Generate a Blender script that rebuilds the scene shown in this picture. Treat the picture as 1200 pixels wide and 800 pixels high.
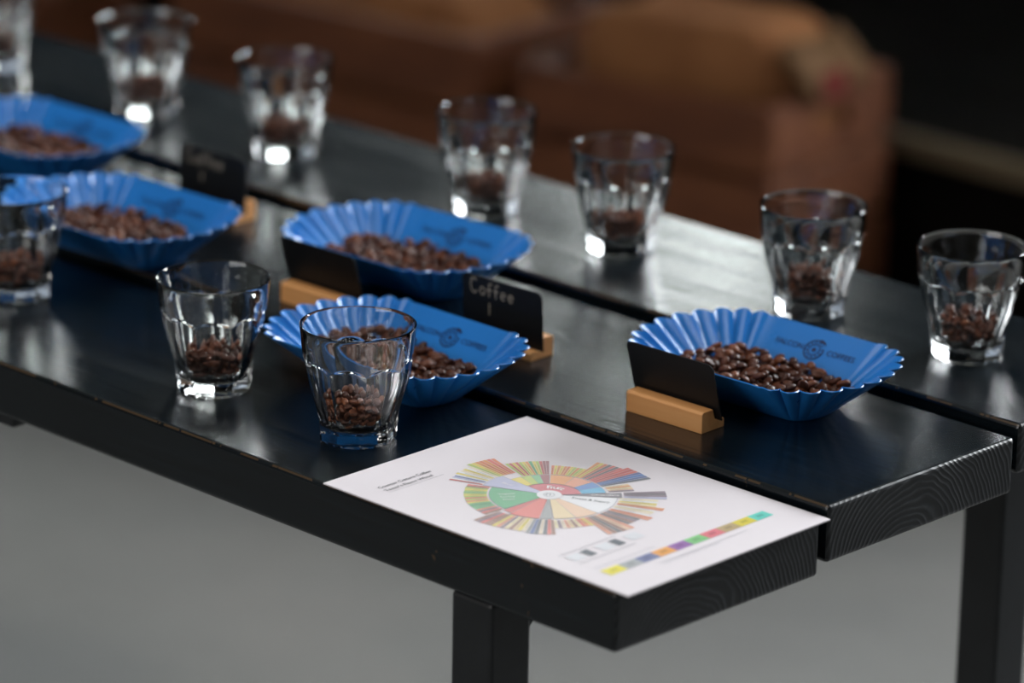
import bpy, bmesh, math, random
import numpy as np
from mathutils import Vector, Matrix
for o in list(bpy.data.objects): bpy.data.objects.remove(o, do_unlink=True)
S = bpy.context.scene
COL = S.collection
PI = math.pi
random.seed(7)
RNG = np.random.default_rng(11)

# ------------------------------------------------------------------ camera
YAW, PITCH, ROLL = math.radians(44.269), math.radians(-18.4207), math.radians(1.0554)
FPX = 4870.25
CAM = Vector((1.75735, -1.90756, 1.79058))
fw = Vector((-math.sin(YAW)*math.cos(PITCH), math.cos(YAW)*math.cos(PITCH), math.sin(PITCH)))
rt = Vector((math.cos(YAW), math.sin(YAW), 0)); up = rt.cross(fw)
rt, up = math.cos(ROLL)*rt + math.sin(ROLL)*up, -math.sin(ROLL)*rt + math.cos(ROLL)*up
cam_d = bpy.data.cameras.new('camera'); cam = bpy.data.objects.new('camera', cam_d); COL.objects.link(cam)
M = Matrix((rt, up, -fw)).transposed().to_4x4(); M.translation = CAM
cam.matrix_world = M
cam_d.sensor_width = 36.0; cam_d.lens = FPX/1200*36.0
cam_d.clip_start = 0.05; cam_d.clip_end = 100
cam_d.dof.use_dof = True; cam_d.dof.focus_distance = 3.02; cam_d.dof.aperture_fstop = 3.2
S.camera = cam

# ------------------------------------------------------------------ world, daylight at the windows, added fill lights, exposure
W = bpy.data.worlds.new('world'); S.world = W; W.use_nodes = True
bgn = W.node_tree.nodes['Background']; bgn.inputs[0].default_value = (0.72, 0.83, 1.0, 1); bgn.inputs[1].default_value = 0.6
S.view_settings.view_transform = 'Standard'; S.view_settings.look = 'None'
S.view_settings.gamma = 1.0; S.view_settings.use_curve_mapping = False
S.view_settings.exposure = 0.0
def daylight(name, loc, direction, sx, sy, power, color):
    l = bpy.data.lights.new(name, 'AREA'); l.shape = 'RECTANGLE'; l.size = sx; l.size_y = sy; l.energy = power; l.color = color
    o = bpy.data.objects.new(name, l); COL.objects.link(o); o.location = loc
    o.rotation_euler = Vector(direction).to_track_quat('-Z', 'Z').to_euler()
    return o
RX0, RX1, RY0, RY1, RZ = -6.5, 3.6, -4.2, 3.6, 3.2       # the room
# openings: (wall, centre along wall, width, sill, head)
BACKWIN = (-3.62, 1.45, 1.25, 2.95)
LEFTWIN = (1.65, 3.5, 0.5, 2.95)
BACKWIN2 = (0.0, 2.0, 0.85, 2.95)
FRONTWIN = (-0.9, 3.0, 1.3, 2.9)  # unseen opening added for the front fill light
RIGHTWIN = (0.6, 2.2, 1.0, 2.7)
SKY = (-1.5, 0.9, -1.3, 0.4)            # unseen roof opening added for the overhead fill, x0 x1 y0 y1
# seen mirrored in the middle and rear planks
daylight('window_back_left_offscreen', (BACKWIN[0], RY1+0.20, (BACKWIN[2]+BACKWIN[3])/2), (0, -1, 0), BACKWIN[1], BACKWIN[3]-BACKWIN[2], 155, (0.93, 1.0, 0.98))
# glints in the tumblers' left rims and feet and on the tray flutes
daylight('window_back_right_offscreen', (BACKWIN2[0], RY1+0.20, (BACKWIN2[2]+BACKWIN2[3])/2), (0, -1, 0), BACKWIN2[1], BACKWIN2[3]-BACKWIN2[2], 340, (0.93, 0.97, 1.0))
# added overhead fill: sheet, tray insides and block tops lit, tray undersides dark
daylight('rooflight_offscreen', ((SKY[0]+SKY[1])/2, (SKY[2]+SKY[3])/2, RZ+0.25), (0, 0, -1), SKY[1]-SKY[0], SKY[3]-SKY[2], 36, (1.0, 0.98, 0.96))
# added fill light to brighten the front faces of the beech blocks
daylight('window_front_offscreen', (FRONTWIN[0], RY0-0.20, (FRONTWIN[2]+FRONTWIN[3])/2), (0, 1, 0), FRONTWIN[1], FRONTWIN[3]-FRONTWIN[2], 60, (1.0, 0.96, 0.92))

# ------------------------------------------------------------------ materials
def srgb(r, g, b):
    f = lambda c: (c/255/12.92) if c/255 <= 0.04045 else ((c/255+0.055)/1.055)**2.4
    return (f(r), f(g), f(b), 1)
class NT:
    def __init__(s, name):
        s.m = bpy.data.materials.new(name); s.m.use_nodes = True; s.t = s.m.node_tree
        s.b = s.t.nodes['Principled BSDF']; s.out = s.t.nodes['Material Output']
    def n(s, typ, **kw):
        x = s.t.nodes.new(typ)
        for k, v in kw.items(): setattr(x, k, v)
        return x
    def l(s, a, b): s.t.links.new(a, b)
    def coord(s, out='Object', scale=None):
        tc = s.n('ShaderNodeTexCoord'); o = tc.outputs[out]
        if scale:
            mp = s.n('ShaderNodeMapping'); mp.inputs['Scale'].default_value = scale; s.l(o, mp.inputs[0]); o = mp.outputs[0]
        return o
    def noise(s, vec, scale, detail=4, rough=.55, dist=0):
        x = s.n('ShaderNodeTexNoise'); x.inputs['Scale'].default_value = scale; x.inputs['Detail'].default_value = detail
        x.inputs['Roughness'].default_value = rough; x.inputs['Distortion'].default_value = dist; s.l(vec, x.inputs['Vector']); return x.outputs['Fac']
    def ramp(s, fac, stops):
        x = s.n('ShaderNodeValToRGB'); e = x.color_ramp.elements
        while len(e) > 1: e.remove(e[-1])
        e[0].position, e[0].color = stops[0]
        for p, c in stops[1:]:
            k = e.new(p); k.color = c
        s.l(fac, x.inputs[0]); return x.outputs[0]
    def math(s, op, a, b=None, clamp=False):
        x = s.n('ShaderNodeMath', operation=op, use_clamp=clamp)
        for i, v in enumerate((a, b)):
            if v is None: continue
            if hasattr(v, 'is_output'): s.l(v, x.inputs[i])
            else: x.inputs[i].default_value = v
        return x.outputs[0]
    def mix(s, fac, a, b):
        x = s.n('ShaderNodeMix', data_type='RGBA')
        for sock, v in ((x.inputs[0], fac), (x.inputs[6], a), (x.inputs[7], b)):
            if hasattr(v, 'is_output'): s.l(v, sock)
            else: sock.default_value = v
        return x.outputs[2]
    def bump(s, h, strength, dist=.001):
        x = s.n('ShaderNodeBump'); x.inputs['Strength'].default_value = strength; x.inputs['Distance'].default_value = dist
        s.l(h, x.inputs['Height']); s.l(x.outputs[0], s.b.inputs['Normal']); return x
    def set(s, **kw):
        for k, v in kw.items():
            sock = s.b.inputs[k.replace('_', ' ')]
            if hasattr(v, 'is_output'): s.l(v, sock)
            else: sock.default_value = v
        return s
g3 = lambda v: (v, v, v, 1)

def mat_plank():
    a = NT('black_painted_wood'); oc = a.coord()
    sep = a.n('ShaderNodeSeparateXYZ'); a.l(oc, sep.inputs[0])
    # growth rings round a pith line along X below the board (object space = plank space, centre of its near end)
    nz = a.noise(a.coord(scale=(1.2, 9, 9)), 1.0, 3)
    wob = a.math('MULTIPLY', a.math('SUBTRACT', nz, .5), .034)
    oin = a.n('ShaderNodeObjectInfo')
    yy = a.math('ADD', a.math('ADD', sep.outputs[1], wob), a.math('MULTIPLY', a.math('SUBTRACT', oin.outputs['Random'], .5), .12)); zz = a.math('ADD', a.math('ADD', sep.outputs[2], .040), wob)
    rad = a.math('SQRT', a.math('ADD', a.math('MULTIPLY', yy, yy), a.math('MULTIPLY', zz, zz)))
    ring = a.math('SINE', a.math('MULTIPLY', rad, 1400.0))
    ring = a.math('ADD', a.math('MULTIPLY', ring, .5), .5)
    ring = a.math('POWER', ring, 2.0)
    ring = a.math('MULTIPLY', ring, a.math('ADD', a.math('MULTIPLY', a.noise(oc, 45, 4, .6), 1.3), .1), True)
    geo = a.n('ShaderNodeNewGeometry'); sn = a.n('ShaderNodeSeparateXYZ'); a.l(geo.outputs['True Normal'], sn.inputs[0])
    endm = a.math('GREATER_THAN', sn.outputs[0], .7)
    grain = a.noise(a.coord(scale=(6, 220, 220)), 1.0, 5, .6)
    grain2 = a.noise(a.coord(scale=(2.2, 38, 38)), 1.0, 4, .6)
    blot = a.noise(oc, 7.0, 4)
    base = a.ramp(grain, [(.3, srgb(6, 11, 15)), (.62, srgb(14, 22, 27)), (.8, srgb(26, 35, 39))])
    endc = a.ramp(ring, [(0, srgb(14, 16, 19)), (.5, srgb(30, 34, 37)), (1, srgb(60, 64, 66))])
    col = a.mix(endm, base, endc)
    # paint rubbed off along the upper front arris and in chips down the front edge
    frontm = a.math('LESS_THAN', sn.outputs[1], -.35)
    chip = a.noise(a.coord(scale=(30, 30, 16)), 1.0, 5, .7)
    chipm = a.math('MULTIPLY', a.math('GREATER_THAN', chip, .67), frontm)
    arris = a.math('MULTIPLY', a.math('MULTIPLY', a.math('LESS_THAN', sn.outputs[1], -.3), a.math('GREATER_THAN', sn.outputs[2], .3)),
                   a.math('GREATER_THAN', a.noise(a.coord(scale=(14, 3, 3)), 1.0, 5, .7), .47))
    wear = a.math('MAXIMUM', a.math('MULTIPLY', chipm, .65), a.math('MULTIPLY', arris, .55))
    col = a.mix(wear, col, srgb(96, 74, 50))
    rough = a.math('ADD', a.math('MULTIPLY', grain2, .18), a.math('MULTIPLY', blot, .12))
    rough = a.math('ADD', rough, .075)
    rough = a.math('ADD', rough, a.math('MULTIPLY', endm, .22))
    h = a.math('ADD', a.math('MULTIPLY', grain, .5), a.math('MULTIPLY', grain2, .9))
    h = a.math('ADD', a.math('MULTIPLY', h, a.math('SUBTRACT', 1.0, endm)), a.math('MULTIPLY', a.math('MULTIPLY', ring, .8), endm))
    a.bump(h, .32, .0010)
    a.set(Base_Color=col, Roughness=rough, Specular_IOR_Level=.62)
    return a.m
def mat_simple(name, c, rough=.5, spec=.5, metal=0, var=0, vscale=20, bump=0, bscale=200, vec=None):
    a = NT(name); oc = a.coord(scale=vec)
    if var:
        f = a.noise(oc, vscale, 5, .6)
        lo = tuple(max(0, x*(1-var)) for x in c[:3])+(1,); hi = tuple(min(1, x*(1+var)) for x in c[:3])+(1,)
        a.set(Base_Color=a.ramp(f, [(.3, lo), (.7, hi)]))
    else: a.set(Base_Color=c)
    if bump: a.bump(a.noise(oc, bscale, 4, .6), bump, .001)
    a.set(Roughness=rough, Specular_IOR_Level=spec, Metallic=metal)
    return a.m
def mat_glass():
    a = NT('clear_glass'); a.set(Base_Color=(.97, .985, .98, 1), Roughness=.0, IOR=1.5, Transmission_Weight=1.0); return a.m
def mat_bean():
    a = NT('roasted_bean'); oi = a.n('ShaderNodeObjectInfo'); geo = a.n('ShaderNodeNewGeometry')
    f = a.math('FRACT', a.math('ADD', oi.outputs['Random'], geo.outputs['Random Per Island']))
    c = a.ramp(f, [(0, srgb(62, 32, 19)), (.5, srgb(96, 51, 30)), (.85, srgb(122, 68, 40)), (1, srgb(142, 82, 50))])
    nz = a.noise(a.coord(), 420, 3)
    c = a.mix(a.math('MULTIPLY', nz, .45), c, srgb(40, 22, 15))
    a.set(Base_Color=c, Roughness=.42, Specular_IOR_Level=.34); a.bump(nz, .2, .0006); return a.m
def mat_tray():
    a = NT('blue_plastic'); nz = a.noise(a.coord(), 60, 3)
    a.set(Base_Color=srgb(36, 126, 206), Roughness=a.math('ADD', a.math('MULTIPLY', nz, .08), .25), Specular_IOR_Level=.55); return a.m
def mat_wood(name, c1, c2, c3, rough=.5, scale=(3, 60, 60), bump=.15, spec=.5):
    a = NT(name); g = a.noise(a.coord(scale=scale), 1.0, 5, .6, .3)
    a.set(Base_Color=a.ramp(g, [(.25, c1), (.5, c2), (.75, c3)]), Roughness=rough, Specular_IOR_Level=spec); a.bump(g, bump, .001); return a.m
def mat_print():
    a = NT('printed_ink'); at = a.n('ShaderNodeAttribute'); at.attribute_name = 'ink'
    a.set(Base_Color=at.outputs['Color'], Roughness=.5, Specular_IOR_Level=.4); return a.m
def mat_floor():
    a = NT('polished_concrete'); oc = a.coord()
    n1 = a.noise(oc, 1.6, 4, .55, .4); n2 = a.noise(oc, 6, 6, .65); n3 = a.noise(oc, 90, 3)
    c = a.ramp(n1, [(.32, srgb(122, 123, 122)), (.5, srgb(132, 132, 129)), (.68, srgb(142, 140, 136))])
    c = a.mix(a.math('MULTIPLY', n2, .4), c, srgb(112, 111, 108))
    a.set(Base_Color=c, Roughness=a.math('ADD', a.math('MULTIPLY', n2, .25), .5)); a.bump(n3, .05, .001); return a.m
def mat_jute():
    a = NT('jute_cloth'); oc = a.coord()
    w1 = a.n('ShaderNodeTexWave'); w1.inputs['Scale'].default_value = 90; a.l(oc, w1.inputs[0])
    w2 = a.n('ShaderNodeTexWave', bands_direction='Z'); w2.inputs['Scale'].default_value = 90; a.l(oc, w2.inputs[0])
    n1 = a.noise(oc, 9, 4)
    c = a.ramp(n1, [(.3, srgb(150, 98, 62)), (.7, srgb(182, 124, 80))])
    a.bump(a.math('ADD', w1.outputs['Fac'], w2.outputs['Fac']), .3, .002)
    a.set(Base_Color=c, Roughness=.85, Specular_IOR_Level=.2); return a.m
def mat_pane():
    a = NT('window_glass'); tr = a.n('ShaderNodeBsdfTransparent'); gl = a.n('ShaderNodeBsdfGlossy'); gl.inputs['Roughness'].default_value = .02
    fr = a.n('ShaderNodeFresnel'); fr.inputs[0].default_value = 1.45; mx = a.n('ShaderNodeMixShader')
    a.l(fr.outputs[0], mx.inputs[0]); a.l(tr.outputs[0], mx.inputs[1]); a.l(gl.outputs[0], mx.inputs[2]); a.l(mx.outputs[0], a.out.inputs[0]); return a.m
MAT = dict(
    plank=mat_plank(), glass=mat_glass(), bean=mat_bean(), tray=mat_tray(), ink=mat_print(), floor=mat_floor(), jute=mat_jute(), pane=mat_pane(),
    steel=mat_simple('black_steel', srgb(26, 29, 32), .42, .5, 0, .3, 25, .1, 120),
    card=mat_simple('black_card', srgb(15, 17, 19), .5, .3, 0, .15, 60),
    chalk=mat_simple('chalk', srgb(196, 184, 166), .9, .1),
    beech=mat_wood('beech_wood', srgb(208, 142, 80), srgb(222, 158, 96), srgb(230, 172, 112), .5, (4, 90, 90), .08),
    paper=mat_simple('white_paper', srgb(232, 225, 228), .6, .35, 0, .012, 8, .05, 30),
    logo=mat_simple('dark_print', srgb(32, 42, 84), .4, .4),
    crate=mat_wood('old_crate_wood', srgb(92, 50, 30), srgb(128, 74, 44), srgb(158, 98, 60), .6, (4, 26, 26), .3),
    dark=mat_wood('dark_platform_wood', srgb(12, 10, 9), srgb(18, 15, 13), srgb(25, 21, 18), .85, (2, 20, 20), .2, .08),
    pale=mat_wood('pale_edging', srgb(92, 80, 60), srgb(116, 102, 78), srgb(132, 116, 92), .6, (3, 40, 40), .2),
    wall=mat_simple('dark_wall_paint', srgb(9, 14, 17), .9, .06, 0, .15, 3, .05, 60),
    wallside=mat_simple('side_wall_plaster', srgb(96, 92, 86), .9, .2, 0, .1, 3, .05, 60),
    ceil=mat_simple('ceiling_paint', srgb(120, 118, 112), .9, .2, 0, .06, 3),
    frame=mat_simple('window_frame_paint', srgb(40, 42, 44), .5, .4),
    red=mat_simple('red_print', srgb(118, 40, 34), .8, .2, 0, .2, 40),
    hem=mat_simple('pale_jute', srgb(128, 96, 66), .85, .2, 0, .15, 40, .2, 200),
)

# ------------------------------------------------------------------ mesh helpers
class MB:
    def __init__(s): s.v = []; s.f = []; s.c = []
    def add(s, vs, fs, c=None):
        o = len(s.v); s.v += [tuple(v) for v in vs]; s.f += [tuple(i+o for i in f) for f in fs]; s.c += [c]*len(fs); return s
    def box(s, x0, x1, y0, y1, z0, z1):
        return s.add([(x0,y0,z0),(x1,y0,z0),(x1,y1,z0),(x0,y1,z0),(x0,y0,z1),(x1,y0,z1),(x1,y1,z1),(x0,y1,z1)],
                     [(0,3,2,1),(4,5,6,7),(0,1,5,4),(1,2,6,5),(2,3,7,6),(3,0,4,7)])
    def prism_x(s, poly, x0, x1):      # polygon in (y, z) counter-clockwise seen from +X
        n = len(poly)
        s.add([(x0, y, z) for y, z in poly]+[(x1, y, z) for y, z in poly],
              [tuple(range(n-1, -1, -1)), tuple(range(n, 2*n))]+[(i, (i+1) % n, n+(i+1) % n, n+i) for i in range(n)]); return s
    def mesh(s, name, mat, smooth=False):
        me = bpy.data.meshes.new(name); me.from_pydata(s.v, [], s.f)
        if any(c is not None for c in s.c):
            at = me.color_attributes.new('ink', 'FLOAT_COLOR', 'CORNER'); k = 0; buf = []
            for f, c in zip(s.f, s.c): buf += list(c)*len(f)
            at.data.foreach_set('color', buf)
        me.materials.append(mat); me.update()
        if smooth: me.shade_smooth()
        return me
def link(name, me, parent=None, loc=(0,0,0), rot=(0,0,0)):
    o = bpy.data.objects.new(name, me); COL.objects.link(o); o.location = loc; o.rotation_euler = rot
    if parent: o.parent = parent
    return o
def build(name, mb, mat, parent=None, loc=(0,0,0), rot=(0,0,0), smooth=False, bevel=0, seg=2):
    me = mb.mesh(name, mat, smooth)
    if bevel:
        b = bmesh.new(); b.from_mesh(me)
        bmesh.ops.bevel(b, geom=list(b.edges), offset=bevel, segments=seg, affect='EDGES', profile=.5); b.to_mesh(me); b.free()
    return link(name, me, parent, loc, rot)
def empty(name, loc=(0,0,0), rot=(0,0,0)):
    o = bpy.data.objects.new(name, None); o.empty_display_size = .05; COL.objects.link(o); o.location = loc; o.rotation_euler = rot; return o
def tag(o, label=None, cat=None, group=None, kind=None):
    if label: o['label'] = label
    if cat: o['category'] = cat
    if group: o['group'] = group
    if kind: o['kind'] = kind
    return o
def text_mesh(s, size, align='CENTER', ext=0.0, space=1.0, bold=0.0):
    cu = bpy.data.curves.new('text', 'FONT'); cu.body = s; cu.size = size; cu.align_x = align; cu.align_y = 'CENTER'; cu.extrude = ext
    cu.space_character = space; cu.offset = bold; cu.resolution_u = 3
    ob = bpy.data.objects.new('text', cu); COL.objects.link(ob)
    dg = bpy.context.evaluated_depsgraph_get(); dg.update()
    me = bpy.data.meshes.new_from_object(ob.evaluated_get(dg))
    vs = [tuple(v.co) for v in me.vertices]; fs = [tuple(p.vertices) for p in me.polygons]
    bpy.data.objects.remove(ob, do_unlink=True); bpy.data.curves.remove(cu); bpy.data.meshes.remove(me)
    return vs, fs

# ------------------------------------------------------------------ the room
def struct(name, mb, mat, **kw): return tag(build(name, mb, mat, **kw), kind='structure')
m = MB(); m.box(RX0, RX1, RY0, RY1, -.1, 0); struct('floor', m, MAT['floor'])
m = MB(); X0, X1, Y0, Y1 = RX0-.15, RX1+.15, RY0-.15, RY1+.15
m.box(X0, SKY[0], Y0, Y1, RZ, RZ+.1); m.box(SKY[1], X1, Y0, Y1, RZ, RZ+.1); m.box(SKY[0], SKY[1], Y0, SKY[2], RZ, RZ+.1); m.box(SKY[0], SKY[1], SKY[3], Y1, RZ, RZ+.1)
struct('ceiling', m, MAT['ceil'])
m = MB(); k = .05
m.box(SKY[0], SKY[1], SKY[2], SKY[2]+k, RZ+.02, RZ+.08); m.box(SKY[0], SKY[1], SKY[3]-k, SKY[3], RZ+.02, RZ+.08)
m.box(SKY[0], SKY[0]+k, SKY[2]+k, SKY[3]-k, RZ+.02, RZ+.08); m.box(SKY[1]-k, SKY[1], SKY[2]+k, SKY[3]-k, RZ+.02, RZ+.08)
rl = struct('window_6', m, MAT['frame'])  # frame of the added roof opening
m = MB(); m.box(-.32, -.28, SKY[2]+k, SKY[3]-k, RZ+.02, RZ+.08); build('glazing_bar', m, MAT['frame'], rl)
for u0, u1 in ((SKY[0]+k, -.32), (-.28, SKY[1]-k)):
    m = MB(); m.box(u0, u1, SKY[2]+k, SKY[3]-k, RZ+.045, RZ+.049); build('pane', m, MAT['pane'], rl)
WIN_N = 0
def wall(name, axis, pos, out, a0, a1, wins, mat):
    """wall with window openings (sorted along it); axis 'x' runs along X at Y=pos; out = outward sign"""
    global WIN_N
    t0, t1 = (pos, pos+.15*out) if out > 0 else (pos+.15*out, pos)
    def bx(m, u0, u1, v0, v1, d0=None, d1=None):
        d0 = t0 if d0 is None else d0; d1 = t1 if d1 is None else d1
        if axis == 'x': m.box(u0, u1, d0, d1, v0, v1)
        else: m.box(d0, d1, u0, u1, v0, v1)
    m = MB(); u = a0
    for c, w, z0, z1 in wins:
        l, r = c-w/2, c+w/2; bx(m, u, l, 0, RZ); bx(m, l, r, 0, z0); bx(m, l, r, z1, RZ); u = r
    bx(m, u, a1, 0, RZ); struct(name, m, mat)
    for c, w, z0, z1 in wins:
        l, r = c-w/2, c+w/2; WIN_N += 1
        f = MB(); k = .05; mid = pos+.05*out; e0, e1 = min(mid, mid+.05*out), max(mid, mid+.05*out)
        bx(f, l, r, z0, z0+k, e0, e1); bx(f, l, r, z1-k, z1, e0, e1); bx(f, l, l+k, z0+k, z1-k, e0, e1); bx(f, r-k, r, z0+k, z1-k, e0, e1)
        wf = struct('window_%d' % WIN_N, f, MAT['frame'])
        nb = max(2, round(w/.8))
        for i in range(1, nb):
            g = MB(); q = l+w*i/nb; bx(g, q-.018, q+.018, z0+k, z1-k, e0, e1); build('glazing_bar', g, MAT['frame'], wf)
        for i in range(nb):
            g = MB(); u0 = l+w*i/nb+.018; u1 = l+w*(i+1)/nb-.018
            if i == 0: u0 = l+k
            if i == nb-1: u1 = r-k
            bx(g, u0, u1, z0+k, z1-k, (e0+e1)/2-.002, (e0+e1)/2+.002); build('pane', g, MAT['pane'], wf)
wall('wall_back', 'x', RY1, 1, RX0-.15, RX1+.15, [BACKWIN, BACKWIN2], MAT['wall'])
wall('wall_left', 'y', RX0, -1, RY0, RY1, [LEFTWIN], MAT['wallside'])
wall('wall_front', 'x', RY0, -1, RX0-.15, RX1+.15, [FRONTWIN], MAT['wallside'])
wall('wall_right', 'y', RX1, 1, RY0, RY1, [RIGHTWIN], MAT['wallside'])

# ------------------------------------------------------------------ the table
TZ = .75; Z1 = TZ; Z2 = TZ+.0073; Z3 = TZ+.0129
table = tag(empty('plank_table', (-1.2, .325, 0)), 'long black-painted table of three thick planks on steel legs', 'table')
TL = 2.75
def part(name, mb, mat, wx, wy, wz, bevel=0, seg=2, smooth=False):
    return build(name, mb, mat, table, (wx+1.2, wy-.325, wz), bevel=bevel, seg=seg, smooth=smooth)
for (y0, y1, z, t, xe) in ((0, .2103, Z1, .0440, 0.0), (.2173, .4289, Z2, .0437, .0012), (.4409, .6488, Z3, .0392, -.0037)):
    b = MB(); w = y1-y0; b.box(-TL, 0, -w/2, w/2, -t/2, t/2)
    part('plank', b, MAT['plank'], xe, (y0+y1)/2, z-t/2, bevel=.0032, seg=3)
for fx in (-.139, -TL+.16):
    for y0 in (0.002, .580):
        b = MB(); b.box(-.020, .020, 0, .040, 0, TZ-.0442); part('leg', b, MAT['steel'], fx, y0, 0, bevel=.003)
        b = MB(); b.prism_x([(0, 0), (0, -.016), (.016, 0)], -.018, .018) if y0 < .3 else b.prism_x([(0, 0), (-.016, 0), (0, -.016)], -.018, .018)
        part('gusset', b, MAT['steel'], fx, y0+(.040 if y0 < .3 else 0), TZ-.056)
    b = MB(); b.box(-.0195, .0195, .0425, .5795, 0, .0118); part('crossbar', b, MAT['steel'], fx, 0, TZ-.056, bevel=.0015)
    b = MB(); b.box(-.020, .020, .222, .424, 0, Z2-.0437-TZ+.044); part('shim', b, MAT['steel'], fx, 0, TZ-.044)
    b = MB(); b.box(-.020, .020, .446, .579, 0, Z3-.0392-TZ+.044); part('shim', b, MAT['steel'], fx, 0, TZ-.044)
b = MB(); b.box(-.045, .045, .004, .640, 0, .009); part('batten', b, MAT['steel'], -.692, 0, TZ-.053, bevel=.0012)
b = MB(); b.box(-.045, .045, .004, .640, 0, .009); part('batten', b, MAT['steel'], -1.85, 0, TZ-.053, bevel=.0012)

# ------------------------------------------------------------------ coffee beans: packing helper
def bean_mesh():
    nu, nv = 12, 7; vs = []; fs = []
    vs.append((0.0046, 0, 0))
    for j in range(1, nv):
        th = PI*j/nv; x = math.cos(th)
        for i in range(nu):
            ph = 2*PI*i/nu; y = math.sin(th)*math.cos(ph); z = math.sin(th)*math.sin(ph)
            zz = z*.0030 if z > 0 else z*.0016
            if z < -.3: zz += .0011*math.exp(-(y/.22)**2)
            vs.append((x*.0046, y*.0035, zz))
    vs.append((-0.0046, 0, 0)); L = len(vs)-1
    for i in range(nu):
        a, b2 = 1+i, 1+(i+1) % nu; fs.append((0, a, b2))
        for j in range(nv-2):
            o = 1+j*nu; fs.append((o+i, o+nu+i, o+nu+(i+1) % nu, o+(i+1) % nu))
        o = 1+(nv-2)*nu; fs.append((o+i, L, o+(i+1) % nu))
    b = MB(); b.add(vs, fs); return b
BEAN_MB = bean_mesh(); BEAN = BEAN_MB.mesh('coffee_bean', MAT['bean'], True)
def pack(n, sample, floor, tries=10, rs=.0038):
    P = np.zeros((n, 3)); k = 0
    while k < n:
        best = None
        for _ in range(tries):
            x, y = sample(); z = floor(x, y)+.0027
            if k:
                d2 = (P[:k, 0]-x)**2+(P[:k, 1]-y)**2; near = d2 < (2*rs)**2
                if near.any(): z = max(z, (P[:k, 2][near]+.62*np.sqrt((2*rs)**2-d2[near])).max())
            if best is None or z < best[2]: best = (x, y, z)
        P[k] = best; k += 1
    out = []
    for x, y, z in P:
        flip = PI if RNG.random() < .42 else 0
        tl = .42 if z > floor(x, y)+.006 else .12          # beans on the bottom lie flat
        out.append(((x, y, z), (flip+RNG.normal(0, tl), RNG.normal(0, tl), RNG.uniform(0, 2*PI)), RNG.uniform(1.02, 1.26)))
    cov = []
    for i in range(n):
        d2 = (P[:, 0]-P[i, 0])**2+(P[:, 1]-P[i, 1])**2
        cov.append(int(((d2 < .0048**2) & (P[:, 2] > P[i, 2]+.0018)).sum()))
    order = sorted(range(n), key=lambda i: (cov[i], -P[i, 2]))
    return [out[i] for i in order]
def glass_pack(n):
    def samp():
        r = .0200*math.sqrt(RNG.random()); a = RNG.uniform(0, 2*PI); return r*math.cos(a), r*math.sin(a)
    return pack(n, samp, lambda x, y: .0122+max(0, math.hypot(x, y)-.0170)*1.8, 9)
def tray_floor(x, y):
    def inside(t):
        hs = .042+.008*t; ea = .016+.0365*t-.0045*t; eb = .027+.0435*t
        dx = max(0, abs(x)-hs); return (dx/ea)**2+(y/eb)**2 <= 1
    lo, hi = 0.0, 1.0
    if inside(0): return .0034
    for _ in range(9):
        mid = (lo+hi)/2
        if inside(mid): hi = mid
        else: lo = mid
    return .0036+.0378*hi+.0012
def tray_pack(n, cx=-.004):
    def samp():
        while True:
            x = RNG.uniform(-.082, .082); y = RNG.uniform(-.040, .040)
            if (x/.084)**2+(y/.041)**2 < 1: return x+cx, y
    return pack(n, samp, tray_floor, 7)
STUFF_V = []; STUFF_F = []
BV = np.array(BEAN_MB.v)
def bean_to_stuff(Mw):
    o = sum(len(v) for v in STUFF_V)
    A = np.array(Mw); STUFF_V.append(BV@A[:3, :3].T+A[:3, 3]); STUFF_F.extend([tuple(i+o for i in f) for f in BEAN_MB.f])
from mathutils import Euler
def place_beans(beans, base, rotz, single, label, group):
    T = Matrix.Translation(base) @ Matrix.Rotation(rotz, 4, 'Z')
    for i, (p, r, s) in enumerate(beans):
        Mw = T @ Matrix.Translation(p) @ Euler(r).to_matrix().to_4x4() @ Matrix.Scale(s, 4)
        if i < single:
            o = bpy.data.objects.new('coffee_bean', BEAN); COL.objects.link(o); o.matrix_world = Mw
            tag(o, label, 'coffee bean', group)
        else: bean_to_stuff(Mw)

# ------------------------------------------------------------------ faceted tumblers
def interp(tab, z):
    zs = [a for a, _ in tab]; rs = [b for _, b in tab]
    # smooth monotone-ish interpolation (cubic Hermite with finite differences)
    i = max(0, min(len(zs)-2, int(np.searchsorted(zs, z)-1)))
    h = zs[i+1]-zs[i]; t = (z-zs[i])/h
    def sl(k):
        if k <= 0: return (rs[1]-rs[0])/(zs[1]-zs[0])
        if k >= len(zs)-1: return (rs[-1]-rs[-2])/(zs[-1]-zs[-2])
        return (rs[k+1]-rs[k-1])/(zs[k+1]-zs[k-1])
    m0, m1 = sl(i)*h, sl(i+1)*h
    return (2*t**3-3*t*t+1)*rs[i]+(t**3-2*t*t+t)*m0+(-2*t**3+3*t*t)*rs[i+1]+(t**3-t*t)*m1
GH = .0892
ROUND = [(0, .0288), (.004, .0291), (.012, .0295), (.021, .0307), (.030, .0330), (.040, .0360), (.048, .0382), (.056, .0397), (.064, .0406), (.078, .0421), (.0892, .0433)]
INNER = [(.0105, .0215), (.014, .0238), (.021, .0260), (.030, .0288), (.040, .0320), (.048, .0341), (.056, .0358), (.064, .0374), (.078, .0397), (.0892, .0416)]
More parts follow.
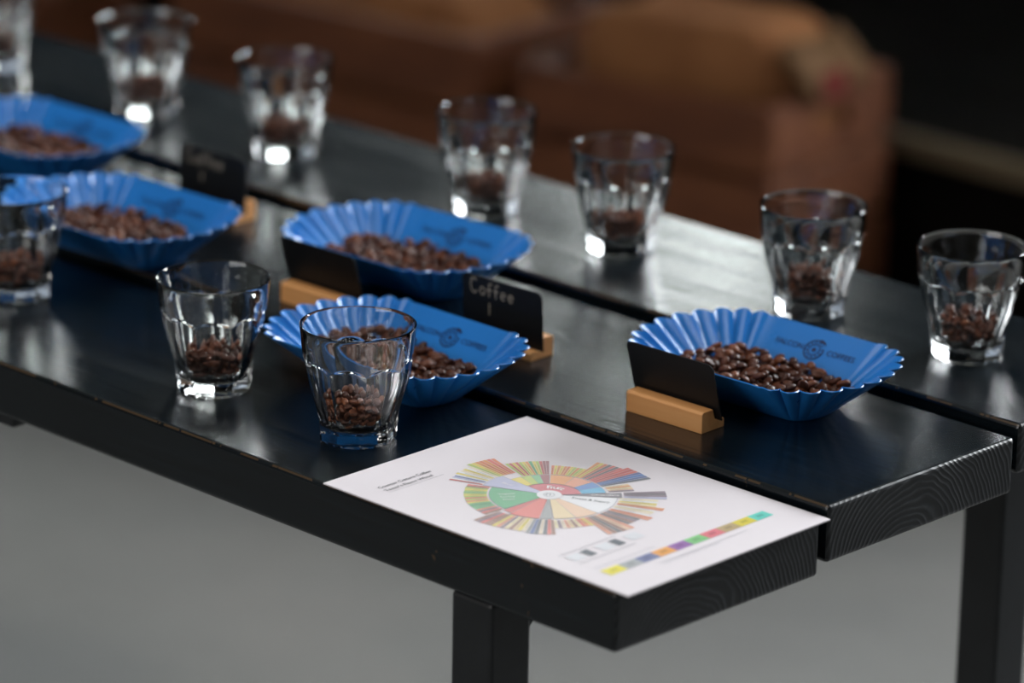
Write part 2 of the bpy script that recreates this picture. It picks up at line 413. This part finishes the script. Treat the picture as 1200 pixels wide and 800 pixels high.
def glass_mesh():
    NF = 9; K = 14; N = NF*K
    b = MB(); rings = []
    def ring(fn):
        rings.append([fn(2*PI*i/N, ((i % K)/K-.5)*2*PI/NF) for i in range(N)])
    def outer(z):
        R = interp(ROUND, z); dm = PI/NF
        def fn(th, d):
            u = abs(d)/dm; za = .0655-.0050*u**2.2            # arched top of each flute
            k = max(0.0, min(1.0, (za-z)/.0030)); k = k*k*(3-2*k)
            r = R-R*.062*(1-u*u)*k
            return (r*math.cos(th), r*math.sin(th), z)
        return fn
    circ = lambda r, z: (lambda th, d: (r*math.cos(th), r*math.sin(th), z))
    ring(circ(.018, .0016)); ring(circ(.0225, .0010)); ring(circ(.0250, 0)); ring(circ(.0262, 0))
    def foot(th, d):
        r = .0283*(1-.06*(1-(d*NF/PI)**2)); return (r*math.cos(th), r*math.sin(th), .0010)
    ring(foot)
    for z in [.0025, .005, .008, .012, .016, .020, .024, .028, .032, .036, .040, .044, .048, .051, .054, .056, .0575, .0585, .0594, .0602, .061, .0618, .0626, .0634, .0642, .065, .0656, .066, .069, .073, .078, .083, .0865, .0880]: ring(outer(z))
    ring(circ(.0431, .0888)); ring(circ(.0425, .0892)); ring(circ(.0419, .0889)); ring(circ(.0415, .0878))
    for z in [.083, .078, .070, .064, .056, .048, .040, .034, .030, .026, .021, .017, .014, .0118]: ring(circ(interp(INNER, z), z))
    ring(circ(.0195, .0106)); ring(circ(.015, .0103))
    for r in rings: b.v += r
    nr = len(rings)
    for j in range(nr-1):
        for i in range(N):
            k = (i+1) % N; b.f.append((j*N+i, j*N+k, (j+1)*N+k, (j+1)*N+i)); b.c.append(None)
    c0 = len(b.v); b.v.append((0, 0, .0016)); c1 = len(b.v); b.v.append((0, 0, .0102))
    for i in range(N):
        k = (i+1) % N
        b.f.append((c0, k, i)); b.c.append(None); b.f.append((c1, (nr-1)*N+i, (nr-1)*N+k)); b.c.append(None)
    me = b.mesh('glass_tumbler', MAT['glass'], True)
    bm = bmesh.new(); bm.from_mesh(me); bmesh.ops.recalc_face_normals(bm, faces=bm.faces)
    for e in bm.edges:
        if len(e.link_faces) == 2 and e.calc_face_angle(0) > math.radians(24): e.smooth = False
    bm.to_mesh(me); bm.free(); return me
GLASS = glass_mesh()
TUMBLERS = [  # x, y, plank top, turn, beans kept single, label
    (-.3428, .0850, Z1, .10, 72, 'glass tumbler of coffee beans beside the printed sheet, before a blue tray'),
    (-.4987, .0815, Z1, .33, 66, 'glass tumbler of coffee beans on front plank, second from the printed sheet'),
    (-.781, .117, Z1, .5, 0, 'glass tumbler of coffee beans on front plank, third from the printed sheet'),
    (-.1346, .5417, Z3, .2, 0, 'glass tumbler of coffee beans on rear plank, first from its sawn end'),
    (-.2905, .5349, Z3, .45, 0, 'glass tumbler of coffee beans on rear plank, second from its sawn end'),
    (-.5082, .5453, Z3, .0, 0, 'glass tumbler of coffee beans on rear plank, third from its sawn end'),
    (-.6653, .5421, Z3, .6, 0, 'glass tumbler of coffee beans on rear plank, fourth from its sawn end'),
    (-.9111, .5324, Z3, .3, 0, 'glass tumbler of coffee beans on rear plank, fifth from its sawn end'),
    (-1.1012, .5308, Z3, .15, 0, 'glass tumbler of coffee beans on rear plank, sixth from its sawn end'),
    (-1.325, .531, Z3, .4, 0, 'glass tumbler of coffee beans on rear plank, seventh from its sawn end'),
]
ncount = 0
for i, (x, y, z, a, keep, lab) in enumerate(TUMBLERS):
    o = tag(link('glass_tumbler', GLASS, None, (x, y, z), (0, 0, a)), lab, 'glass', 'faceted glass tumblers on the table')
    n = (84, 78)[i] if i < 2 else int(RNG.integers(72, 84))
    place_beans(glass_pack(n), (x, y, z), a, keep,
                'dark roasted coffee bean in the tumbler '+('beside the printed sheet' if i == 0 else 'second from the printed sheet'),
                'beans in the tumbler '+('beside the printed sheet' if i == 0 else 'second from the printed sheet'))
    ncount += keep

# ------------------------------------------------------------------ blue sample trays
TH = .0378; EB0, EB1 = .0270, .0435
def tray_mesh():
    NL = 11; PER = 8; NS = 10
    def loop(t, zoff=0):
        hs = .042+.008*t; ea = .016+.0365*t; eb = EB0+EB1*t; amp = .0004+.0088*t**1.5
        pts = []
        def end(sign):
            for i in range(NL*PER):
                u = i/(NL*PER); ph = -PI/2+PI*u
                lob = abs(math.sin(PI*NL*u)); lob = lob**.8
                k = amp*(lob-.55)*min(1, 14*u, 14*(1-u))
                nx, ny = math.cos(ph)/ea, math.sin(ph)/eb; l = math.hypot(nx, ny); nx /= l; ny /= l
                x = hs+ea*math.cos(ph)+k*nx; y = eb*math.sin(ph)+k*ny
                pts.append((sign*x, sign*y, TH*t+.0009*t*t*(lob-.5)))
        end(1)
        for i in range(NS): pts.append((hs-2*hs*i/NS, eb, TH*t))
        end(-1)
        for i in range(NS): pts.append((-hs+2*hs*i/NS, -eb, TH*t))
        return pts
    b = MB(); ts = [0, .04, .12, .25, .4, .55, .7, .85, 1.0]; N = len(loop(0))
    for t in ts: b.v += [(x, y, z+.0012) for x, y, z in loop(t)]
    for j in range(len(ts)-1):
        for i in range(N): b.f.append((j*N+i, j*N+(i+1) % N, (j+1)*N+(i+1) % N, (j+1)*N+i)); b.c.append(None)
    c = len(b.v); b.v.append((0, 0, .0012))
    for i in range(N): b.f.append((c, (i+1) % N, i)); b.c.append(None)
    me = b.mesh('sample_tray', MAT['tray'], True)
    bm = bmesh.new(); bm.from_mesh(me); bmesh.ops.recalc_face_normals(bm, faces=bm.faces)
    # the inside surface must face up/inwards
    bm.faces.ensure_lookup_table()
    if bm.faces[len(bm.faces)-1].normal.z < 0: bmesh.ops.reverse_faces(bm, faces=bm.faces)
    for e in bm.edges:
        if len(e.link_faces) == 2 and e.calc_face_angle(0) > math.radians(26): e.smooth = False
    bm.to_mesh(me); bm.free(); return me
TRAY = tray_mesh()
def logo_mesh():
    """printed on the rear inner panel; local: x along panel, y up the panel"""
    b = MB()
    def put(s, size, cx, cy):
        vs, fs = text_mesh(s, size, 'CENTER', 0, 1.0, .0); b.add([(x+cx, y+cy, 0) for x, y, _ in vs], fs)
    put('FALCON', .0068, -.0235, .0); put('COFFEES', .0068, .0255, .0)
    def ringseg(r0, r1, a0, a1, n=24, cx=0, cy=0):
        vs = []; fs = []
        for i in range(n+1):
            a = a0+(a1-a0)*i/n; vs += [(cx+r0*math.cos(a), cy+r0*math.sin(a), 0), (cx+r1*math.cos(a), cy+r1*math.sin(a), 0)]
        for i in range(n): fs.append((2*i, 2*i+1, 2*i+3, 2*i+2))
        b.add(vs, fs)
    ringseg(.0080, .0090, math.radians(75), math.radians(75+300))
    ringseg(.0044, .0051, 0, 2*PI); ringseg(.0, .0019, 0, 2*PI, 12)
    for k in range(12):
        a = k*PI/6+.2; c, s = math.cos(a), math.sin(a); w = .00045
        b.add([(c*.0056-s*w, s*.0056+c*w, 0), (c*.0056+s*w, s*.0056-c*w, 0), (c*.0074+s*w, s*.0074-c*w, 0), (c*.0074-s*w, s*.0074+c*w, 0)], [(0, 1, 2, 3)])
    b.add([(.0005, .0082, 0), (.0030, .0070, 0), (.0062, .0066, 0), (.0078, .0048, 0), (.0072, .0078, 0), (.0040, .0096, 0), (.0012, .0098, 0)], [(0, 1, 2, 3, 4, 5, 6)])
    return b.mesh('printed_logo', MAT['logo'])
LOGO = logo_mesh()
slope = math.atan2(TH, EB1)
TRAYS = [  # x, y, z, angle, beans, single, label
    (-.1837, .3582, Z2, 3.2, 390, None, 'fluted blue plastic tray of coffee beans near the sawn end of middle plank', 'the tray near the sawn plank end'),
    (-.4105, .1888, Z1, .8, 390, None, 'fluted blue plastic tray of coffee beans on front plank, right behind a tumbler', 'the tray on the front plank'),
    (-.5765, .3614, Z2, 3.8, 380, 0, 'fluted blue plastic tray of beans behind a blank black sign, amid the middle plank', ''),
    (-.7980, .2425, Z2, 2.2, 380, 0, 'fluted blue plastic tray of beans straddling front and middle planks', ''),
    (-1.0400, .3463, Z2, 1.9, 380, 0, 'fluted blue plastic tray of beans on middle plank, farthest from its sawn end', ''),
]
left = 300-ncount; quota = [left-left//2+10, left//2-10]
for i, (x, y, z, a, n, keep, lab, where) in enumerate(TRAYS):
    a = math.radians(a); o = tag(link('sample_tray', TRAY, None, (x, y, z), (0, 0, a)), lab, 'tray', 'blue bean sample trays')
    md = o.modifiers.new('wall', 'SOLIDIFY'); md.thickness = .0009; md.offset = -1; es = o.modifiers.new('crisp', 'EDGE_SPLIT'); es.split_angle = math.radians(38)
    t = .66; yy = EB0+EB1*t; zz = TH*t+.0012
    lg = link('printed_logo', LOGO, o, (.004, yy-.0006*math.sin(slope), zz+.0006*math.cos(slope)), (slope, 0, 0))
    place_beans(tray_pack(n), (x, y, z), a, quota[i] if keep is None else 0,
                'dark roasted coffee bean heaped in '+where.replace('the tray', 'the blue tray'), 'beans in '+where)
A = np.concatenate(STUFF_V); me = bpy.data.meshes.new('coffee_beans'); me.from_pydata(A.tolist(), [], STUFF_F); me.materials.append(MAT['bean']); me.shade_smooth()
tag(link('coffee_beans', me), 'heaps of dark roasted coffee beans filling the tumblers and blue trays', 'coffee beans', None, 'stuff')

# ------------------------------------------------------------------ table signs
def strokes(lines, width):
    """flat chalk strokes: polylines of (x, y) -> ribbons"""
    b = MB()
    for pl in lines:
        for (x0, y0), (x1, y1) in zip(pl, pl[1:]):
            dx, dy = x1-x0, y1-y0; l = math.hypot(dx, dy) or 1; nx, ny = -dy/l*width/2, dx/l*width/2; ex, ey = dx/l*width*.3, dy/l*width*.3
            b.add([(x0-ex+nx, y0-ey+ny, 0), (x0-ex-nx, y0-ey-ny, 0), (x1+ex-nx, y1+ey-ny, 0), (x1+ex+nx, y1+ey+ny, 0)], [(0, 1, 2, 3)])
    return b
def arc(cx, cy, rx, ry, a0, a1, n=10): return [(cx+rx*math.cos(math.radians(a0+(a1-a0)*i/n)), cy+ry*math.sin(math.radians(a0+(a1-a0)*i/n))) for i in range(n+1)]
def coffee_lines():
    L = [arc(.0045, .006, .0036, .0062, 50, 320)]
    L.append(arc(.0135, .003, .0026, .0032, 0, 360))
    for x in (.0205, .0275):
        L.append(arc(x+.0018, .0085, .0018, .0022, 40, 180, 5)+[(x, -.0005)]); L.append([(x-.0022, .005), (x+.0026, .0054)])
    for x in (.0355, .0435): L.append([(x-.0024, .0030), (x+.0024, .0034)]+arc(x, .003, .0024, .0032, 5, 310, 8))
    return L
def sign(x, y, z, rz, front, label, lines=None, lean=16, cw=.084, bl=.074):
    """local: +y is the low lip side (the reader's side), card leans back over the tall block (-y)"""
    r = tag(empty('table_sign', (x, y, z), (0, 0, math.radians(rz))), label, 'sign')
    b = MB(); b.prism_x([(-.014, 0), (.012, 0), (.012, .006), (.0105, .0075), (.0015, .0075), (-.0014, .0165), (-.0125, .0165), (-.014, .0150)], -bl/2, bl/2)
    build('wooden_base', b, MAT['beech'], r, bevel=.0004, seg=1)
    # card: bottom in the notch at y=.0022, leaning back
    lean = math.radians(lean); h = .0475; t = .0011; rr = .005
    poly = [(-cw/2, 0), (cw/2, 0)]
    poly += [(cw/2-rr+rr*math.cos(q), h-rr+rr*math.sin(q)) for q in [i*PI/10 for i in range(6)]]
    poly += [(-cw/2+rr-rr*math.sin(q), h-rr+rr*math.cos(q)) for q in [i*PI/10 for i in range(6)]]
    n = len(poly); b = MB()
    b.add([(px, 0, pz) for px, pz in poly]+[(px, t, pz) for px, pz in poly], [tuple(range(n)), tuple(range(2*n-1, n-1, -1))]+[(i, n+i, n+(i+1) % n, (i+1) % n) for i in range(n)])
    card = build('sign_card', b, MAT['card'], r, (0, .0028, .0078), (lean, 0, 0))
    if lines:
        ch = strokes(lines, .0007)
        # facing +y: x is mirrored when read from that side
        me = ch.mesh('chalk_lettering', MAT['chalk']); o = link('chalk_lettering', me, card, (cw/2-.008, t+.0002, .033), (PI/2, 0, PI))
    return r
one = [[(.0285-.008, -.006), (.0285-.008, -.015)]]
sign(-.1985, .2755, Z2, 2, False, 'black sign on beech block, its blank back before tray near sawn end')
sign(-.4000, .2990, Z2, 182, True, 'black sign on beech block chalked Coffee 1 behind front-plank tray', coffee_lines()+one, lean=-3)
sign(-.5700, .2640, Z2, 2, False, 'black sign on beech block, its blank back before tray amid middle plank')
sign(-.8280, .3740, Z2, 181, True, 'black sign on beech block chalked Coffee behind tray straddling two planks', coffee_lines()+one, lean=4)

# ------------------------------------------------------------------ printed flavour-wheel sheet
PX, PY, PA = -.2868, -.0015, .0078
def sheet():
    root = tag(empty('printed_sheet', (PX, PY, Z1), (0, 0, PA)), 'white printed sheet with a colourful flavour wheel lying at the sawn table end', 'paper')
    # local: x = down the page (along table), y = rightwards across the page
    b = MB(); nx, ny = 30, 22; T = .0010
    def sag(x, y):      # the overhanging end droops a little, corners lift
        return -.0
    top = []; 
    for j in range(ny+1):
        for i in range(nx+1):
            x = .297*i/nx; y = .210*j/ny; top.append((x, y, T+.0004))
    b.v += top; b.v += [(x, y, .0004) for x, y, z in top]; n = len(top); w = nx+1
    for j in range(ny):
        for i in range(nx):
            q = (j*w+i, j*w+i+1, (j+1)*w+i+1, (j+1)*w+i); b.f.append(q); b.c.append(None); b.f.append(tuple(n+k for k in reversed(q))); b.c.append(None)
    edge = [i for i in range(w)]+[j*w+nx for j in range(1, ny+1)]+[ny*w+i for i in range(nx-1, -1, -1)]+[j*w for j in range(ny-1, 0, -1)]
    for a, c in zip(edge, edge[1:]+edge[:1]): b.f.append((a, n+a, n+c, c)); b.c.append(None)
    build('sheet', b, MAT['paper'], root)
    ZP = T+.0004+.00025
    # page coordinates (r right, d down) in metres -> local
    P = lambda r, d, dz=0: (d, r, ZP+dz)
    CR, CD = .1002, .1281
    def pol(r, a, dz=0): return P(CR+r*math.cos(math.radians(a))/1000, CD-r*math.sin(math.radians(a))/1000, dz)
    wheel = MB()
    def sect(a0, a1, r0, r1, c, dz=0):     # degrees, millimetres; the page is mirrored in local xy so wind for +z
        if a1 < a0: a0, a1 = a1, a0
        k = max(1, int((a1-a0)/3)); vs = []; fs = []
        for i in range(k+1):
            a = a0+(a1-a0)*i/k; vs += [pol(r0, a, dz), pol(r1, a, dz)]
        for i in range(k): fs.append((2*i, 2*i+1, 2*i+3, 2*i+2))
        wheel.add(vs, fs, tuple(x*.72+.28*.80 for x in c[:3])+(1,))
    line = srgb(150, 148, 155)
    def sector(a0, a1, r0, r1, c): sect(a0, a1, r0, r1, line); sect(a0+.7 if a0 < a1 else a0-.7, a1, r0, r1-.4, c, .00005)
    def stripes(a0, a1, r0, r1, cols, n, textcol=None):
        step = (a1-a0)/n
        for i in range(n):
            b0 = a0+step*i; rr = r1+random.uniform(-.3, .3)
            sect(b0, b0+step*.86, r0+.5, rr, cols[i % len(cols)])
            if n and abs(step) > 1.2:     # the fine wording of each note, too small to read, as a darker line
                sect(b0+step*.30, b0+step*.52, r0+2.5, r0+(rr-r0)*random.uniform(.55, .85), tuple(x*.5 for x in cols[i % len(cols)][:3])+(1,), .00005)
    C = {k: srgb(*v) for k, v in dict(red=(206, 72, 66), pink=(208, 78, 92), orange=(232, 150, 62), salmon=(232, 148, 108), yellow=(236, 214, 74), lime=(186, 206, 78), green=(58, 166, 104), lgreen=(116, 190, 130),
         maroon=(158, 68, 76), blue=(58, 124, 196), cyan=(60, 172, 214), navy=(84, 106, 168), mauve=(136, 110, 128), dmauve=(98, 86, 98), white=(240, 238, 240), peach=(238, 196, 160), tan=(236, 208, 158), grey=(150, 150, 150),
         coral=(226, 98, 84), lav=(186, 186, 216), pale=(240, 224, 176), brown=(160, 108, 84), dgrey=(92, 96, 106), cream=(240, 222, 196), dorange=(226, 120, 62)).items()}
    # first ring
    sector(-42, 85, 9, 23, C['pink'])
    for a0, a1, k in ((86, 73, 'yellow'), (73, 62, 'lime'), (62, 53, 'lgreen'), (53, 43, 'maroon'), (42, 17, 'orange'), (17, -5, 'salmon'), (-5, -21, 'blue'), (-21, -38, 'cyan')):
        sector(a1, a0, 23.6, 41.3, C[k])
    sector(-50, -39, 10, 52, C['dmauve']); sector(-92, -51, 10, 49, C['white']); sector(-114, -92, 9.5, 49, C['peach']); sector(-133, -114, 9.5, 48, C['tan'])
    sector(-144, -134, 9.5, 48.5, C['grey']); sector(-172, -145, 9.5, 48.5, C['coral']); sector(-182, -172, 9.5, 46, C['red']); sector(115, 177, 9, 43.2, C['green']); sector(86, 114, 9, 50.5, C['lav'])
    # outer rings
    stripes(113, 103, 51, 77, [C['red'], C['white'], C['lav'], C['navy'], C['white']], 5)
    stripes(103, 89, 51, 79, [C['yellow'], C['white'], C['cream'], C['yellow'], C['white'], C['cream']], 6)
    stripes(89, 72, 50, 84, [C['lime'], C['yellow'], C['orange'], C['dorange'], C['orange'], C['coral'], C['dorange']], 7)
    stripes(71, 43.5, 42, 70, [C['lime'], C['red'], C['yellow'], C['red'], C['lime'], C['yellow'], C['orange'], C['green'], C['yellow'], C['lime'], C['red'], C['maroon'], C['maroon']], 13)
    stripes(42, 17, 42, 61, [C['dorange'], C['yellow'], C['orange'], C['yellow'], C['orange'], C['dorange'], C['yellow'], C['lime'], C['orange'], C['lime'], C['yellow']], 11)
    stripes(17, 0, 42, 78, [C['orange'], C['yellow'], C['dorange'], C['dgrey'], C['coral'], C['dgrey'], C['coral']], 7)
    stripes(0, -20, 42, 82, [C['coral'], C['red'], C['coral'], C['navy'], C['blue'], C['navy'], C['dgrey']], 7)
    stripes(-22, -36, 43, 62, [C['tan'], C['orange'], C['pale'], C['peach'], C['mauve']], 5)
    stripes(-38, -49.5, 53, 84, [C['mauve'], C['dmauve'], C['mauve'], C['lav']], 4)
    stripes(-51, -62, 50, 78, [C['pale'], C['white'], C['yellow'], C['pale']], 4); stripes(-62, -66, 50, 85, [C['orange'], C['dorange']], 2)
    stripes(-66, -76, 50, 80, [C['white'], C['pale'], C['cream'], C['white']], 4); stripes(-76, -81, 50, 84, [C['dorange'], C['salmon']], 2)
    stripes(-81, -92, 50, 78, [C['dgrey'], C['mauve'], C['brown'], C['dgrey']], 4); stripes(-92, -108, 50, 86, [C['salmon'], C['peach'], C['brown'], C['dgrey'], C['brown'], C['salmon']], 6)
    stripes(-108, -133, 50, 66, [C['yellow'], C['orange'], C['coral'], C['pale'], C['brown'], C['tan'], C['salmon'], C['cream'], C['mauve'], C['pale']], 10)
    stripes(-133, -149, 49, 78, [C['brown'], C['coral'], C['dgrey'], C['cream'], C['dgrey'], C['navy'], C['grey']], 7)
    stripes(-149, -182, 49, 74.5, [C['cream'], C['yellow'], C['tan'], C['brown'], C['pale'], C['mauve'], C['salmon'], C['yellow'], C['brown'], C['brown'], C['coral'], C['mauve'], C['brown']], 13)
    stripes(177, 115, 44, 61, [C['brown'], C['coral'], C['mauve'], C['salmon'], C['lgreen'], C['lgreen'], C['green'], C['lgreen'], C['yellow'], C['salmon'], C['lime'], C['coral'], C['lime'], C['yellow'], C['lime'], C['lgreen'], C['lime'], C['yellow'], C['lime']], 21)
    # hub
    sect(0, 360, 0, 9, C['white'], .0001); sect(0, 360, 3.6, 4.0, C['dgrey'], .00015); sect(20, 200, 2.0, 2.6, C['dgrey'], .00015); sect(210, 380, .6, 1.3, C['dgrey'], .00015)
    build('wheel_print', wheel, MAT['ink'], root)
    def put(mb, s, size, r, d, ang, c, align='CENTER', dz=.0002, space=1.0, bold=0.0):
        vs, fs = text_mesh(s, size, align, 0, space, bold); ca, sa = math.cos(math.radians(ang)), math.sin(math.radians(ang))
        mb.add([P(r+x*ca-y*sa, d-(x*sa+y*ca), dz) for x, y, _ in vs], [tuple(reversed(f)) for f in fs], c)
    def radial(mb, s, size, a, r, ang, c, **kw): put(mb, s, size, CR+r*math.cos(math.radians(a))/1000, CD-r*math.sin(math.radians(a))/1000, ang, c, **kw)
    lab = MB(); wh = srgb(245, 240, 240)
    for i, chh in enumerate('Fruit'): radial(lab, chh, .0085, 44-i*9.5, 15.2, 44-i*9.5-90, wh, bold=.0002)
    radial(lab, 'Chocolate', .0048, -44.6, 40, -44.6, wh); radial(lab, 'Sweet & Sugary', .0045, -64, 31, -64, srgb(70, 70, 76))
    for k, s in enumerate(('Vegetal', 'Earthy', 'Herb')): put(lab, s, .0042, CR-.0245-.0035*(k-1), CD-.0175+.0045*(k-1), -37, wh)
    radial(lab, 'Floral', .0042, 100, 36, -80, wh)
    build('wheel_lettering', lab, MAT['ink'], root)
    tt = MB(); ink = srgb(66, 66, 72)
    put(tt, 'Counter Culture Coffee', .0053, .0205, .0355, 0, ink, 'LEFT'); put(tt, "Taster's Flavor Wheel", .0053, .0205, .0425, 0, ink, 'LEFT')
    tt.add([P(.0205, .0465), P(.0205, .0468), P(.0755, .0468), P(.0755, .0465)], [(0, 1, 2, 3)], srgb(150, 150, 155))
    build('title_print', tt, MAT['ink'], root)
    bar = MB()
    cols = [(234, 222, 92), (176, 178, 180), (130, 136, 170), (236, 172, 104), (160, 118, 178), (140, 204, 140), (226, 128, 138), (190, 168, 128), (222, 206, 84), (112, 212, 196)]
    for i, c in enumerate(cols):
        r0 = .0190+.0168*i; bar.add([P(r0, .2535), P(r0, .2640), P(r0+.0168, .2640), P(r0+.0168, .2535)], [(0, 1, 2, 3)], srgb(*c))
        dk = tuple(x*.45 for x in srgb(*c)[:3])+(1,)
        bar.add([P(r0+.005, .2570, .0001), P(r0+.005, .2602, .0001), P(r0+.0115, .2602, .0001), P(r0+.0115, .2570, .0001)], [(0, 1, 2, 3)], tuple((x+y)/2 for x, y in zip(dk, srgb(*c))))
    for d, r1, r0 in ((.2475, .080, .019), (.2710, .150, .060), (.2735, .120, .060)):
        bar.add([P(r0, d), P(r0, d+.0005), P(r1, d+.0005), P(r1, d)], [(0, 1, 2, 3)], srgb(196, 196, 202))
    build('colour_bar_print', bar, MAT['ink'], root)
    bx = MB()
    for i in range(5):
        r0 = .020+.0145*i; c = (224, 224, 228) if i % 2 == 0 else (120, 124, 130)
        bx.add([P(r0, .2190), P(r0, .2300), P(r0+(.0125 if i % 2 == 0 else .0075), .2300), P(r0+(.0125 if i % 2 == 0 else .0075), .2190)], [(0, 1, 2, 3)], srgb(*c))
    for d in (.2150, .2345): bx.add([P(.018, d), P(.018, d+.0006), P(.075, d+.0006), P(.075, d)], [(0, 1, 2, 3)], srgb(170, 170, 176))
    build('key_print', bx, MAT['ink'], root)
sheet()

# ------------------------------------------------------------------ background: dark platform, crates and sacks
pf = tag(empty('low_platform', (-2.5, 2.85, 0)), 'low dark wooden platform with a pale front edge behind the crates', 'platform')
for i in range(4):
    b = MB(); b.box(-3.6, 3.6, -.48+.24*i+.003, -.24+.24*i-.003, .262, .285); build('deck_board', b, MAT['dark'], pf, bevel=.002, seg=1)
b = MB(); b.box(-3.6, 3.6, -.47, -.45, 0, .262); build('fascia', b, MAT['dark'], pf)
for sx in (-3.6, 3.58):
    b = MB(); b.box(sx, sx+.02, -.45, .47, 0, .262); build('side_panel', b, MAT['dark'], pf)
b = MB(); b.box(-3.6, 3.6, -.505, -.481, .258, .288); build('edge_strip', b, MAT['pale'], pf, bevel=.003)

def crate(x, y, rz, L, D, H, label, rows=4):
    """origin: front right bottom corner; body runs to -x and +y"""
    r = tag(empty('wooden_crate', (x, y, 0), (0, 0, math.radians(rz))), label, 'crate', 'wooden crates on the floor')
    t = .014; g = .012; sh = (H-g*(rows-1))/rows
    for k in range(rows):
        z0 = k*(sh+g)+.0; z1 = z0+sh
        for y0 in (0, D-t):
            b = MB(); b.box(-L, 0, y0, y0+t, z0, z1); build('slat', b, MAT['crate'], r, bevel=.002, seg=1)
        for ex in (-t-.0005, -L+.0005):
            b = MB()
            if k == rows-1:
                c = D/2; hw = .045; h0, h1 = z0+sh*.35, z0+sh*.72
                b.box(ex, ex+t, t+.001, c-hw, z0, z1); b.box(ex, ex+t, c+hw, D-t-.001, z0, z1); b.box(ex, ex+t, c-hw, c+hw, z0, h0); b.box(ex, ex+t, c-hw, c+hw, h1, z1)
                build('handle_slat', b, MAT['crate'], r)
            else:
                b.box(ex, ex+t, t+.001, D-t-.001, z0, z1); build('slat', b, MAT['crate'], r, bevel=.002, seg=1)
    for px in (-L+t+.001, -t-.031):
        for py in (t+.0005, D-t-.0305):
            b = MB(); b.box(px, px+.030, py, py+.030, .001, H-.004); build('corner_post', b, MAT['crate'], r)
    b = MB(); b.box(-L+.046, -.046, t+.001, D-t-.001, .004, .016); build('base_board', b, MAT['crate'], r)
    return r
def sack(x, y, z, rz, sx, sy, sz, label, seed, ears=True):
    rs = np.random.default_rng(seed); b = MB(); nu, nv = 44, 24
    ph = rs.uniform(0, 6.28, 6)
    def pt(u, v):
        a = 2*PI*u; e = PI*(v-.5); q = .55
        sg = lambda c, p: math.copysign(abs(c)**p, c)
        X = sx*sg(math.cos(e), q)*sg(math.cos(a), q); Y = sy*sg(math.cos(e), q)*sg(math.sin(a), q); Zz = sz*sg(math.sin(e), .7)
        w = 1+.035*math.sin(3*a+ph[0]+2*v)+.025*math.sin(7*a+ph[1])*math.cos(e)+.02*math.sin(9*v+ph[2])
        if ears and Zz > 0:
            k = (abs(X)/sx)**6*(abs(Y)/sy)**1.5; Zz += sz*.75*k*(Zz/sz)
        Zz -= sz*.16*math.exp(-((X/sx)**2+(Y/sy)**2)*2.4) if Zz > 0 else 0
        return (X*w, Y*w, Zz+sz)
    for j in range(nv+1):
        for i in range(nu): b.v.append(pt(i/nu, .01+.98*j/nv))
    for j in range(nv):
        for i in range(nu): b.f.append((j*nu+i, j*nu+(i+1) % nu, (j+1)*nu+(i+1) % nu, (j+1)*nu+i)); b.c.append(None)
    b.f.append(tuple(reversed(range(nu)))); b.c.append(None); b.f.append(tuple(nv*nu+i for i in range(nu))); b.c.append(None)
    r = build('jute_sack', b, MAT['jute'], None, (x, y, z), (0, 0, math.radians(rz)), smooth=True)
    return tag(r, label, 'sack', 'jute sacks in the crates')
c1 = crate(-1.586, 1.990, 9, .40, .300, .40, 'brown slatted wooden crate holding a sack with a red print')
c2 = crate(-2.03, 1.90, 6, .56, .32, .42, 'long brown slatted wooden crate between two other crates')
c3 = crate(-2.86, 1.72, 4, .50, .32, .40, 'brown slatted wooden crate farthest along behind the table')
s1 = sack(-1.80, 2.11, .165, 9, .172, .122, .165, 'tan jute sack with a red printed hem standing up out of a crate', 3)
s2 = sack(-2.325, 2.03, .165, 6, .245, .130, .150, 'tan jute sack lying in the long crate', 5, False)
s3 = sack(-3.12, 1.86, .150, 4, .215, .130, .140, 'tan jute sack lying in the farthest crate', 8, False)
b = MB(); nseg = 8
for i in range(nseg+1):
    u = i/nseg; yy = -.085+.15*u; b.v += [(.158, yy, .300+.004*math.sin(9*u)), (.200, yy, .258+.006*math.sin(7*u)), (.206, yy, .232+.006*math.sin(11*u)), (.200, yy, .232), (.194, yy, .252), (.152, yy, .292)]
for i in range(nseg):
    for k in range(6): b.f.append((i*6+k, i*6+(k+1) % 6, (i+1)*6+(k+1) % 6, (i+1)*6+k)); b.c.append(None)
b.f += [tuple(reversed(range(6))), tuple(nseg*6+k for k in range(6))]; b.c += [None, None]
hem = build('folded_hem', b, MAT['hem'], s1, smooth=True)
b = MB(); b.box(-.0012, .0012, -.030, .030, -.016, .016); build('red_stamp', b, MAT['red'], hem, (.2055, -.02, .246), (0, -.2, 0))
